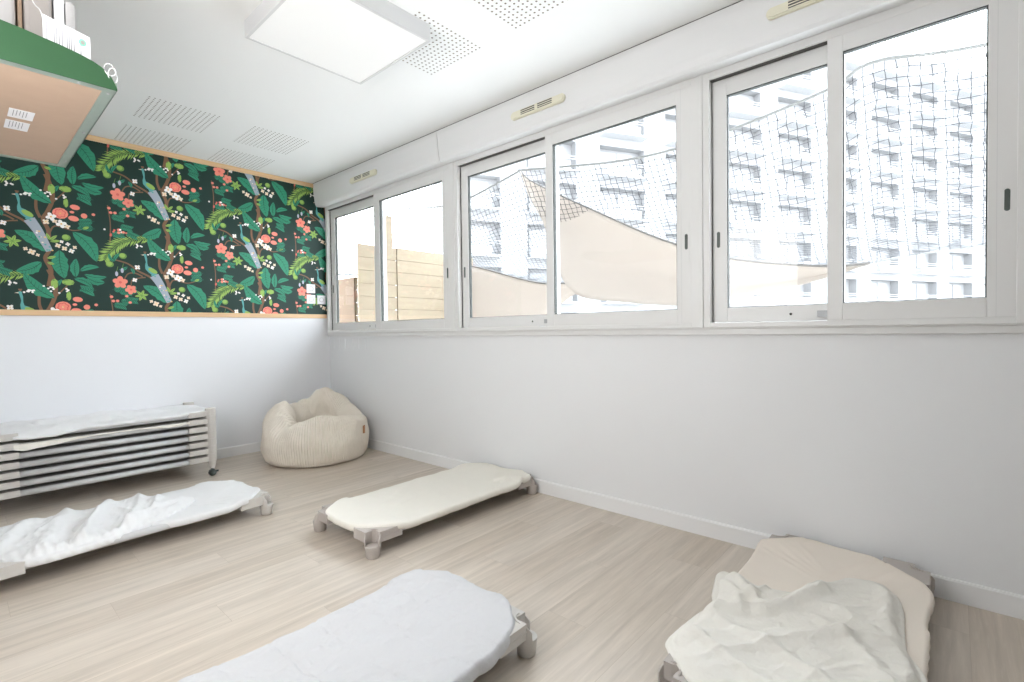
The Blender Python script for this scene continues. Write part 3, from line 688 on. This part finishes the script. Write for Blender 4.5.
def tb4(x, y, s):
    e = 1-exp(-((1-s)/.08)**2) if s < 1 else 0
    z = .1320+.007*e
    z += ridges([([(-.02, .30), (-.14, .05), (-.26, -.24)], .040, .028), ([(-.20, .31), (-.30, .10), (-.40, -.22)], .022, .035), ([(-.38, .31), (-.46, .10), (-.55, -.12)], .018, .035), ([(.12, .29), (.06, .10), (-.06, -.18)], .024, .03),
                 ([(.32, .02), (.18, .0), (.05, -.08), (-.06, -.20)], .022, .024), ([(.22, .22), (.16, .1), (.10, -.05)], .018, .02)], x, y)*(.3+.7*e)
    z -= ridges([([(-.08, .28), (-.20, .02), (-.31, -.22)], .014, .020), ([(.10, .25), (.0, .0), (-.12, -.22)], .014, .018)], x, y)*e
    z += crum(x, y, 51, .014, 6.5, 1.05)*(.25+.75*e)+wr(x, y, 51, .002, 16, .0012, 34)
    g = max(0, min(1, (-.14-y)/.15))*(1 if x < 0 else max(0, 1-x*8)); z += g*.004*sin(x*170)
    if y < -.27: z -= (-.27-y)*.6
    return max(z, .1305)
c4b = cloth('crumpled_blanket', bl4, tb4, [(.004, -.004), (.007, -.012), (.007, -.022), (.003, -.032), (-.006, -.034)], M['white'], n=420, K=80, gather=.004, gfreq=62, center=(-.2, .02))
tag(place(c4b, P4, A4), 'white crumpled blanket with ruffled hem bunched on the cot in front of the stack', 'blanket')

# --- wheeled stack of seven cots
P5 = (.742, 4.778); A5 = radians(.8)
ords = ['bottom one of the wheeled stack, on casters', 'second from the bottom in the wheeled stack', 'third from the bottom in the wheeled stack', 'fourth from the bottom in the wheeled stack', 'fifth from the bottom in the wheeled stack', 'second from the top in the wheeled stack', 'topmost of the wheeled stack, under a white sheet']
for k in range(7):
    make_cot((*P5, .0389+k*.061), A5, 'pale grey cot, ' + ords[k], 'cots stacked by the back wall', 'cotplasticlight', True, k == 0)
ZT = .0389+6*.061
def t5(x, y, s):
    z = rail_top(x, y)+.0012+wr(x, y, 61, .0020, 6, .001, 20)+crum(x, y, 62, 0.026 if x < .1 else 0.026*max(.15, 1-(x-.1)*3), 6, .1)*(1-s**8)
    z += ridges([([(-.42, -.16), (-.50, -.10), (-.46, -.04), (-.38, -.08)], .030, .030), ([(-.36, -.10), (-.20, -.12), (.0, -.16)], .018, .022), ([(-.30, .05), (-.10, .0), (.15, -.05)], .016, .022), ([(-.55, -.1), (-.6, .1)], .010, .03),
                 ([(.2, .02), (.5, .06)], .008, .02), ([(-.2, .2), (.1, .15)], .012, .03)], x, y)*(1-s**6)
    if y < -.26: z -= min(.022, (-.26-y)*.6)*max(0, min(1, (-.16-x)/.14))
    return z
c5 = cloth('fitted_sheet', [(-.665, -.10), (-.50, -.302), (-.34, -.312), (-.20, -.300), (.10, -.296), (.46, -.298), (.56, -.275), (.662, -.15), (.655, .15), (.52, .30), (-.50, .30), (-.66, .17)], t5,
           [(.005, -.003), (.008, -.009), (.008, -.017), (.002, -.022)], M['white'], n=320, K=50, gather=.002, gfreq=48)
tag(place(c5, (*P5, ZT), A5), 'white sheet spread over the topmost cot of the wheeled stack', 'sheet')
def t6(x, y, s): return .1145+wr(x, y, 71, .0008, 6, .0005, 20)
def hemstrip():
    # cream sheet of the cot below the top one: lies on its bed, front edge hangs over the rail
    o = cloth('fitted_sheet', [(-.62, -.10), (-.50, -.262), (.0, -.262), (.46, -.262), (.60, -.12), (.60, .12), (.48, .26), (-.48, .26), (-.62, .1)], t6, [(.0, 0)], M['cream'], n=200, K=20)
    m = MB(); n = 120; rows = 9; vs = []
    for i in range(n+1):
        x = -.50+.98*i/n
        d = .010+.030*exp(-((x+.36)/.16)**2)+.018*exp(-((x+.46)/.06)**2)+.016*exp(-((x-.36)/.12)**2)
        for j in range(rows+1):
            a = j/rows
            yy = -.262-.0405*min(1, a*2.5)**.6; zz = .1150+.0085*sin(min(1, a*2)*pi*.5)-max(0, a-.28)*d/.72
            vs.append((x, yy-.0012*sin(x*150)*a, zz+.0008*sin(x*90)))
    fs = [(i*(rows+1)+j, (i+1)*(rows+1)+j, (i+1)*(rows+1)+j+1, i*(rows+1)+j+1) for i in range(n) for j in range(rows)]
    m.add(vs, fs, 0, True); h = m.build('hanging_hem', M['cream'], o)
    return o
c6 = hemstrip()
tag(place(c6, (*P5, ZT-.061), A5), 'cream sheet whose hem shows between the top two cots of the stack', 'sheet')

# ------------------------------------------------------------------ bean bag
def beanbag():
    root = tag(empty('bean_bag', (2.235, 4.42, 0)), 'cream ribbed corduroy bean bag slumped in the corner', 'bean bag')
    NT, NP = 780, 46; R = .455
    def lerpa(tab, a):
        a = (a+180) % 360-180
        tab = sorted(tab); tab = [(tab[-1][0]-360, tab[-1][1])]+tab+[(tab[0][0]+360, tab[0][1])]
        for i in range(len(tab)-1):
            if tab[i][0] <= a <= tab[i+1][0]:
                t = (a-tab[i][0])/(tab[i+1][0]-tab[i][0]); t = t*t*(3-2*t); return tab[i][1]+(tab[i+1][1]-tab[i][1])*t
    rim = [(-175, .44), (-160, .35), (-140, .385), (-110, .425), (-80, .42), (-50, .375), (-25, .37), (0, .44), (25, .54), (45, .60), (60, .59), (80, .50), (105, .47), (130, .50), (155, .53)]
    inner = [(-180, .30), (-140, .31), (-110, .34), (-80, .34), (-40, .33), (0, .34), (40, .42), (55, .43), (80, .33), (120, .29), (155, .31)]
    rrad = [(-180, .70), (-150, .80), (-120, .84), (-90, .84), (-45, .88), (0, .82), (45, .66), (90, .78), (135, .74), (160, .68)]
    vs = []; nrm = []
    cols = []
    for i in range(NT):
        th = 2*pi*i/NT; a = math.degrees(th)
        Hr = lerpa(rim, a); Hi = lerpa(inner, a); q = lerpa(rrad, a)
        wob = 1+.02*noise.noise(Vector((cos(th)*1.5, sin(th)*1.5, 2)))
        prof = [(0, .004), (.55*R, .002), (.84*R, .004), (.955*R, .035), (1.01*R, .12), (1.02*R, .20), (.97*R, Hr*.72), (q*R+.035, Hr-.035), (q*R-.01, Hr), (q*R-.06, Hr-.015), (.62*q*R, (Hr+Hi)/2-.03), (.45*R, Hi-.05), (.25*R, .28), (.0, .27)]
        cols.append([(p[0]*wob, p[1]) for p in smooth([tuple(map(float, p)) for p in prof], 5)])
    NPn = len(cols[0])
    pos = [[None]*NPn for _ in range(NT)]
    for i in range(NT):
        th = 2*pi*i/NT
        for j, (r, z) in enumerate(cols[i]):
            n1 = noise.noise(Vector((cos(th)*2+r*3, sin(th)*2, z*5)))*.022 + .010*noise.noise(Vector((cos(th)*6, sin(th)*6, z*12+3)))
            k = min(1, r/(.3*R)); u = j/(NPn-1)
            fold = 0
            if u > .55: # creases running into the seat
                fold = .018*sin(th*5+u*9)*max(0, sin((u-.55)/.45*pi))
            base = Vector((r*cos(th), r*sin(th), z))
            pos[i][j] = base+Vector((cos(th), sin(th), .35))*(n1*k)*(0 if z < .02 else 1)+Vector((0, 0, fold))
    # hood fold: flap at back right
    for i in range(NT):
        for j in range(NPn):
            p = pos[i][j]
            d = ((p.x-.12)**2+(p.y-.16)**2); 
            if p.z > .30: p.z += .03*exp(-d/.012)
            if p.z > .24:
                g = ridges([([(-.02, .34), (.07, .20), (.11, .05), (.20, -.05)], .05, .022), ([(-.33, .02), (-.22, -.10), (-.18, -.24)], .03, .022)], p.x, p.y)
                p.z -= g
    fin = []
    for i in range(NT):
        for j in range(NPn):
            p = pos[i][j]; a = pos[(i+3) % NT][j]-pos[i-3][j]; b = pos[i][min(j+1, NPn-1)]-pos[i][max(j-1, 0)]
            nn = a.cross(b); nn = nn.normalized() if nn.length > 1e-10 else Vector((0, 0, 1))
            rr = sqrt(p.x**2+p.y**2); amp = .0068*min(1, rr/.2)
            fin.append(p+nn*amp*(abs(sin(2*pi*i/NT*65))-.5))
    fs = []
    for i in range(NT):
        i2 = (i+1) % NT
        for j in range(NPn-1): fs.append((i*NPn+j, i2*NPn+j, i2*NPn+j+1, i*NPn+j+1))
    m = MB(); m.add([(p.x, p.y, max(.001, p.z)) for p in fin], fs, 0, True); m.build('bag', M['bean'], root)
    th = radians(-60); R2 = R*1.03
    t = MB(); vs = []
    for k in range(7):
        for s in range(5):
            aa = th+(s-2)*.017; z = .235+.07*k/6; r = R2+.004
            vs.append((r*cos(aa), r*sin(aa), z))
    t.add(vs, [(k*5+s, k*5+s+1, (k+1)*5+s+1, (k+1)*5+s) for k in range(6) for s in range(4)], 0, True)
    o = t.build('leather_tag', M['tag'], root); sd = o.modifiers.new('thick', 'SOLIDIFY'); sd.thickness = .005; sd.offset = 1
beanbag()

# ------------------------------------------------------------------ green wall shelf, upper left
SX1, SY0, SY1, SZ = .405, 2.176, 3.352, 2.0
root = tag(empty('wall_shelf', (XL, (SY0+SY1)/2, SZ)), 'green metal wall shelf with curved sides and hardboard underside at the upper left', 'shelf')
ox, oy, oz = root.location
def SP(mb, name, m, bevel=0, parent=None):
    mb.v = [(v[0]-ox, v[1]-oy, v[2]-oz) for v in mb.v]; return mb.build(name, m, parent or root, bevel=bevel)
pr = [(XL+.002, SZ), (SX1, SZ), (SX1, SZ+.006), (.391, 2.040), (.380, 2.054), (.367, 2.065), (.341, 2.078), (.308, 2.088), (.259, 2.099), (.219, 2.105), (.171, 2.113), (.123, 2.119), (0, 2.135), (XL+.002, 2.16)]
xz = lambda y: Matrix(((1, 0, 0, 0), (0, 0, 1, y), (0, 1, 0, 0), (0, 0, 0, 1)))
for y in (SY0, SY1-.004):
    SP(MB().prism(pr, 0, .004, M_=xz(y)), 'side_plate', M['green'])
m = MB(); e = .030
m.box((XL+.002, SY0+.004, SZ), (SX1, SY0+e*1.2, SZ+.004)); m.box((XL+.002, SY1-e, SZ), (SX1, SY1-.004, SZ+.004)); m.box((SX1-.035, SY0+e*1.2, SZ), (SX1, SY1-e, SZ+.004)); m.box((SX1-.003, SY0+.004, SZ), (SX1, SY1-.004, SZ+.03)); 
m.box((XL+.002, SY0+e*1.2, SZ), (XL+.03, SY1-e, SZ+.004))
SP(m, 'underside_frame', M['frame'])
SP(MB().box((XL+.01, SY0+.012, SZ+.0045), (SX1-.004, SY1-.01, SZ+.012)), 'underside_panel', M['mdf'])
for x, y in ((.305, SY0+.02), (SX1-.018, SY0+.045), (SX1-.017, 2.72), (SX1-.017, 3.22)):
    SP(MB().lathe([(0, -.003), (.004, -.003), (.006, 0)], 10, c=(x, y, SZ)), 'rivet', M['steel'])
m = MB()
for (x0, x1, y0, y1) in ((.165, .235, 2.63, 2.735), (.163, .232, 2.775, 2.89)):
    mm = MB().box((x0, y0, SZ+.0036), (x1, y1, SZ+.0046)); lab = SP(mm, 'paper_label', M['paper'])
    mk = MB()
    for k in range(5): mk.box((x0+.012+.009*k, y0+.01, SZ+.0034), (x0+.014+.009*k, y1-.02-.01*(k % 3), SZ+.0037))
    SP(mk, 'printed_lines', M['ink'], parent=lab)
# printed notice standing on the shelf
px0, px1, py = .222, .340, SY0+.03
nt_ = tag(empty('printed_notice', (px0, py, SZ+.012)), 'white printed notice with a mint round mark leaning inside the green shelf', 'notice')
Q = [(px0, 2.02), (px1, 2.02), (px1, 2.167), (px0, 2.194)]
m = MB(); m.prism([(x-px0, z-(SZ+.012)) for x, z in Q], 0, .0012, M_=xz(0)); m.build('sheet_of_paper', M['paper'], nt_)
m = MB()
for k, (xx, t0, t1_) in enumerate([(.008, .0, .09), (.026, .02, .085), (.032, .02, .085), (.038, .02, .085), (.046, .0, .085), (.058, .02, .075), (.063, .02, .075), (.068, .02, .075), (.075, .0, .075), (.092, .055, .08)]):
    zt = 2.190-.23*xx-(SZ+.012)-.012
    m.box((xx, -.0006, zt-.07 if t0 == 0 else zt-.07), (xx+.0022, -.0001, zt-(.0 if t0 == 0 else .006)))
m.build('printed_text', M['ink'], nt_)
m = MB(); zt = 2.160-(SZ+.012)
m.prism([(.098+.010*cos(a), zt-.018+.012*sin(a)) for a in [2*pi*k/20 for k in range(20)]], -.0008, -.0001, M_=xz(0)); 
mint = m.build('round_mark', M['mint'], nt_)
MB().prism([(.098+.0055*cos(a), zt-.018+.0065*sin(a)) for a in [2*pi*k/16 for k in range(16)]], -.0012, -.0009, M_=xz(0)).build('round_mark_centre', M['taupe'], mint)
# storage boxes standing on the shelf
def rbox(x0, x1, y0, y1, z1, name, mt, label, r=.01):
    o = MB().box((0, 0, 0), (x1-x0, y1-y0, z1-SZ-.0125)).build(name, M[mt], bevel=r); o.location = (x0, y0, SZ+.0125)
    return tag(o, label, 'storage box')
rbox(-.20, .172, 2.36, 2.75, 2.55, 'storage_box', 'greybox', 'pale grey plastic box on the green shelf, at the left edge of the photo')
rbox(.176, .186, 2.35, 2.74, 2.55, 'cardboard_divider', 'tan', 'thin tan cardboard sheet standing between the two grey boxes on the shelf', .001)['category'] = 'cardboard'
o = rbox(.190, .262, 2.34, 2.74, 2.55, 'storage_box', 'taupe', 'taupe grey upright box standing behind the printed notice on the green shelf', .012)
o = rbox(.266, .292, 2.34, 2.70, 2.55, 'storage_box', 'paper', 'narrow bright white file box above the printed notice', .003)
o = rbox(.294, .324, 2.34, 2.68, 2.335, 'storage_box', 'greybox', 'narrow light grey file box with rounded top, rightmost on the green shelf', .012)
# cord and wire loops
m = MB(); m.tube(smooth([(.196, 2.30, 2.34), (.205, 2.26, 2.25), (.217, SY0+.034, 2.205), (.2235, SY0+.036, 2.18)], 6), .0017, 8)
tag(m.build('cord', M['cord']), 'thin pale grey cord hanging down to the printed notice', 'cord')
m = MB(); pts = []
for k in range(46):
    t = k/45; a = t*2*pi*2.3
    pts.append((.398+.014*cos(a)*(1-.3*t)-.018*(1-t), SY0-.004+.008*sin(a*.7), 2.034+.040*(1-t)+.017*sin(a)))
m.tube(smooth(pts, 2), .0016, 7)
tag(m.build('wire_coil', M['cord']), 'loose coil of thin white wire on the tip of the green shelf', 'wire')
m = MB().box((.3985, SY0+.0045, SZ+.004), (.4055, SY0+.02, SZ+.032)).build('clip', M['taupe'], bevel=.002)
tag(m, 'small dark clip at the pointed end of the green shelf', 'clip')

# ------------------------------------------------------------------ outside
struct(B((2.83, -8, -.35), (8.2, 14, -.12)), 'terrace_floor', M['terrace'])
struct(B((2.83, -8, 3.02), (4.05, 14, 3.25)), 'terrace_canopy_slab', M['slab'])
struct(B((2.75, 5.22, -.3), (2.83, 5.75, 3.1)), 'outside_shade_wall', M['slab'])  # unseen wall stub, added and cut short to shade the low fence
struct(B((2.83, -90, -9.3), (190, 130, -9)), 'ground', M['terrace'])
# fences
def fence(root, p0, p1, ztop, nb, bh):
    p0, p1 = Vector(p0), Vector(p1); d = (p1-p0); L = d.length; d.normalize(); n_ = Vector((-d.y, d.x))
    for k in range(nb):
        z1 = ztop-k*bh; m = MB(); rn = random.Random(k*7+int(L*100))
        a = 0
        T_ = Matrix(((d.x, n_.x, 0, p0.x-root.location.x), (d.y, n_.y, 0, p0.y-root.location.y), (0, 0, 1, 0), (0, 0, 0, 1)))
        m.box((0, -.012, z1-bh+.004), (L, .010, z1), M_=T_)
        m.build('board', M['fence'], root)
    m = MB().box((.01, .0105, ztop-nb*bh+.01), (L-.01, .030, ztop-.01), M_=T_); m.build('backing', M['fenceback'], root)  # added dark backing, its colour paints the shade lines between boards
f1 = tag(empty('wooden_fence', (3.41, 5.6, -.12)), 'tall pale pine board fence beyond the far window', 'fence')
f1.location.z = 0
fence(f1, (3.41, 5.6), (3.985, 5.6), 2.268, 14, .165); fence(f1, (3.99, 5.585), (5.40, 5.585), 2.275, 14, .165)
MB().box((-.045, -.045, -.12), (.05, .045, 2.52)).build('post', M['fence'], f1, bevel=.004).location = (5.33-3.41, .04, 0)
MB().box((-.10, -.045, -.12), (.075, .045, 2.70)).build('post', M['fence'], f1, bevel=.004).location = (3.888-3.41, .08, 0)
f2 = tag(empty('wooden_fence', (3.45, 5.72, 0)), 'lower pine board fence left of the tall fence beyond the far window', 'fence')
fence(f2, (3.45, 5.70), (3.45, 9.0), 1.86, 12, .165)
# safety net: knotted cord mesh hung from a rope under the slab, sagging outwards
top_px = [(4.0, 9.5, 2.70), (4.0, 7.19, 2.747), (4.0, 6.14, 2.79), (4.0, 5.97, 2.848), (4.0, 4.79, 2.684), (4.0, 4.25, 2.671), (4.0, 3.46, 2.81), (4.0, 3.35, 2.817), (4.0, 2.31, 2.658), (4.0, 1.72, 2.627), (4.0, 1.286, 2.662), (4.0, .65, 2.757), (4.0, .39, 2.851), (4.0, -.126, 2.761), (4.0, -1.2, 2.70)]
bot = [(6.5, 12.5, 2.70), (6.5, 9.6, 2.45), (6.5, 7.5, 2.27), (6.5, 6.7, 2.29), (6.5, 4.9, 1.91), (6.5, 3.6, 1.98), (6.5, 2.6, 2.0), (6.5, 2.08, 1.98), (6.5, 1.04, 1.795), (6.5, .32, 1.86), (6.5, -.22, 1.895), (6.5, -1.6, 2.0)]
def polyat(p, n):
    L = [0]
    for i in range(len(p)-1): L.append(L[-1]+(Vector(p[i+1])-Vector(p[i])).length)
    out = []; j = 0
    for k in range(n):
        s = L[-1]*k/(n-1)
        while j < len(p)-2 and L[j+1] < s: j += 1
        t = (s-L[j])/(L[j+1]-L[j]); out.append(Vector(p[j]).lerp(Vector(p[j+1]), t))
    return out
ts = smooth(top_px, 8); bs = smooth(bot, 8)
NU, NV = 184, 44
A_, B_ = polyat(ts, NU), polyat(bs, NU)
G = [[None]*NV for _ in range(NU)]
for i in range(NU):
    for j in range(NV):
        v = j/(NV-1); p = A_[i].lerp(B_[i], v); p.z -= .30*sin(pi*v)*(.8+.2*noise.noise(Vector((i*.05, 0, 1))))
        p += Vector((.004*sin(i*2.1+j*1.7), .005*sin(j*2.9+i), .004*cos(i*1.3+j)))
        G[i][j] = p
m = MB()
for i in range(NU): m.tube(G[i], .0036, 3, caps=False)
for j in range(1, NV): m.tube([G[i][j] for i in range(NU)], .0032, 3, caps=False)
nr_ = tag(empty('safety_net', (4.0, 3.5, 2.7)), 'pale square mesh net hanging outside behind all three windows', 'net')
o = m.build('net_mesh', M['net'], nr_); o.location = (-4.0, -3.5, -2.7)
m = MB(); m.tube(ts, .011, 8); o = m.build('top_rope', M['rope'], nr_); o.location = (-4.0, -3.5, -2.7)
m = MB(); m.tube(bs, .010, 8); o = m.build('bottom_rope', M['rope'], nr_); o.location = (-4.0, -3.5, -2.7)
# shade sails
def sail(name, upper, lower, label, sagx=.25):
    N, K = 60, 16; U = polyat(smooth(upper, 8), N); Lw = polyat(smooth(lower, 8), N); vs = []
    for i in range(N):
        for k in range(K+1):
            v = k/K; p = U[i].lerp(Lw[i], v); p.x += sagx*sin(pi*v)*sin(pi*i/(N-1)); p.z += .012*sin(v*9+i*.25)*sin(pi*v); vs.append(p)
    m = MB(); m.add(vs, [(i*(K+1)+k, (i+1)*(K+1)+k, (i+1)*(K+1)+k+1, i*(K+1)+k+1) for i in range(N-1) for k in range(K)], 0, True)
    root = tag(empty(name, tuple(U[0])), label, 'shade sail'); off = -Vector(U[0])
    o = m.build('sail_cloth', M['sail'], root); o.location = off
    sd = o.modifiers.new('thick', 'SOLIDIFY'); sd.thickness = .003
    e = MB(); e.tube(U, .011, 6); o = e.build('edge_webbing', M['sailedge'], root); o.location = off
    return root
sail('shade_sail', [(4.5, 3.814, 3.03), (4.5, 3.679, 2.891), (4.5, 3.254, 2.637), (4.5, 2.747, 2.355), (4.5, 2.193, 2.052), (4.5, 1.757, 1.857), (4.5, 1.476, 1.755), (4.5, 1.134, 1.677), (4.5, .711, 1.612), (4.5, .46, 1.61)],
     [(4.52, 3.84, 3.02), (4.52, 3.72, 2.72), (4.52, 3.50, 2.35), (4.52, 3.30, 1.80), (4.52, 3.05, 1.52), (4.5, 2.524, 1.422), (4.5, 2.096, 1.373), (4.5, 1.806, 1.36), (4.5, 1.478, 1.407), (4.5, 1.06, 1.45), (4.5, .711, 1.527), (4.5, .47, 1.60)],
     'beige shade sail drawn up to a point, sweeping past the middle window', .18)
sail('shade_sail', [(5.2, 5.55, 2.16), (5.2, 5.04, 2.03), (5.2, 4.50, 1.87), (5.2, 4.05, 1.765), (5.2, 3.7, 1.74), (5.2, 3.45, 1.68)],
     [(5.2, 5.9, .6), (5.2, 5.2, .6), (5.2, 4.6, .85), (5.2, 4.2, 1.15), (5.2, 3.85, 1.42), (5.2, 3.50, 1.62)], 'pale orange shade sail low behind the middle window beside the fence', .1)

# apartment building across the street
dv = Vector((sin(radians(118)), cos(radians(118)), 0)); nv = Vector((-dv.y, dv.x, 0))  # nv away or toward camera
if nv.dot(Vector((59.8, 2, 0))) > 0: nv = -nv      # toward the camera
P0 = Vector((59.8, 2.0, 0))
bay = 5.4; fl = 2.85; nb0, nb1, f0, f1n = -8, 4, -3, 9
root = tag(empty('apartment_building', tuple(P0+Vector((0, 0, -9)))), 'large white apartment building with balconies seen across the street', 'building')
def TB(i, z): # frame: x along facade, y toward camera, z up; relative to the root
    o_ = dv*(i*bay)+Vector((0, 0, 9+z)); return Matrix(((dv.x, nv.x, 0, o_.x), (dv.y, nv.y, 0, o_.y), (0, 0, 1, o_.z), (0, 0, 0, 1)))
m = MB()
zb = f0*fl-.45; zt = f1n*fl
m.box((nb0*bay, -12, zb), (nb1*bay, -.7, zt), M_=TB(0, 0))
for i in range(nb0, nb1):
    m.box((-.9+bay*.5, -.7, zb), (.9+bay*.5, 0, zt), M_=TB(i, 0))      # piers between bays
    for f in range(f0, f1n):
        m.box((-bay*.5+.9, -.7, -.55), (bay*.5-.9, 0, .1), M_=TB(i, f*fl))
m.build('facade', M['render'], root)
for i in range(nb0, nb1):
    for f in range(max(f0, -1), f1n):
        b = MB().box((-1.9, 0, .0), (1.6, .9, .12), M_=TB(i, f*fl)); b.box((-1.9, .82, .12), (.9, .9, .62), M_=TB(i, f*fl))
        for k in range(2): b.box((-1.9, .84, .78+.16*k), (1.6, .88, .82+.16*k), M_=TB(i, f*fl))
        bo = b.build('balcony', M['balc'], root)
        g = MB().box((-1.4, -.7, .2), (-.2, -.64, 2.1), M_=TB(i, f*fl)); g.box((.0, -.7, .8), (1.2, -.64, 2.1), M_=TB(i, f*fl)); g.build('window', M['pane'], root)
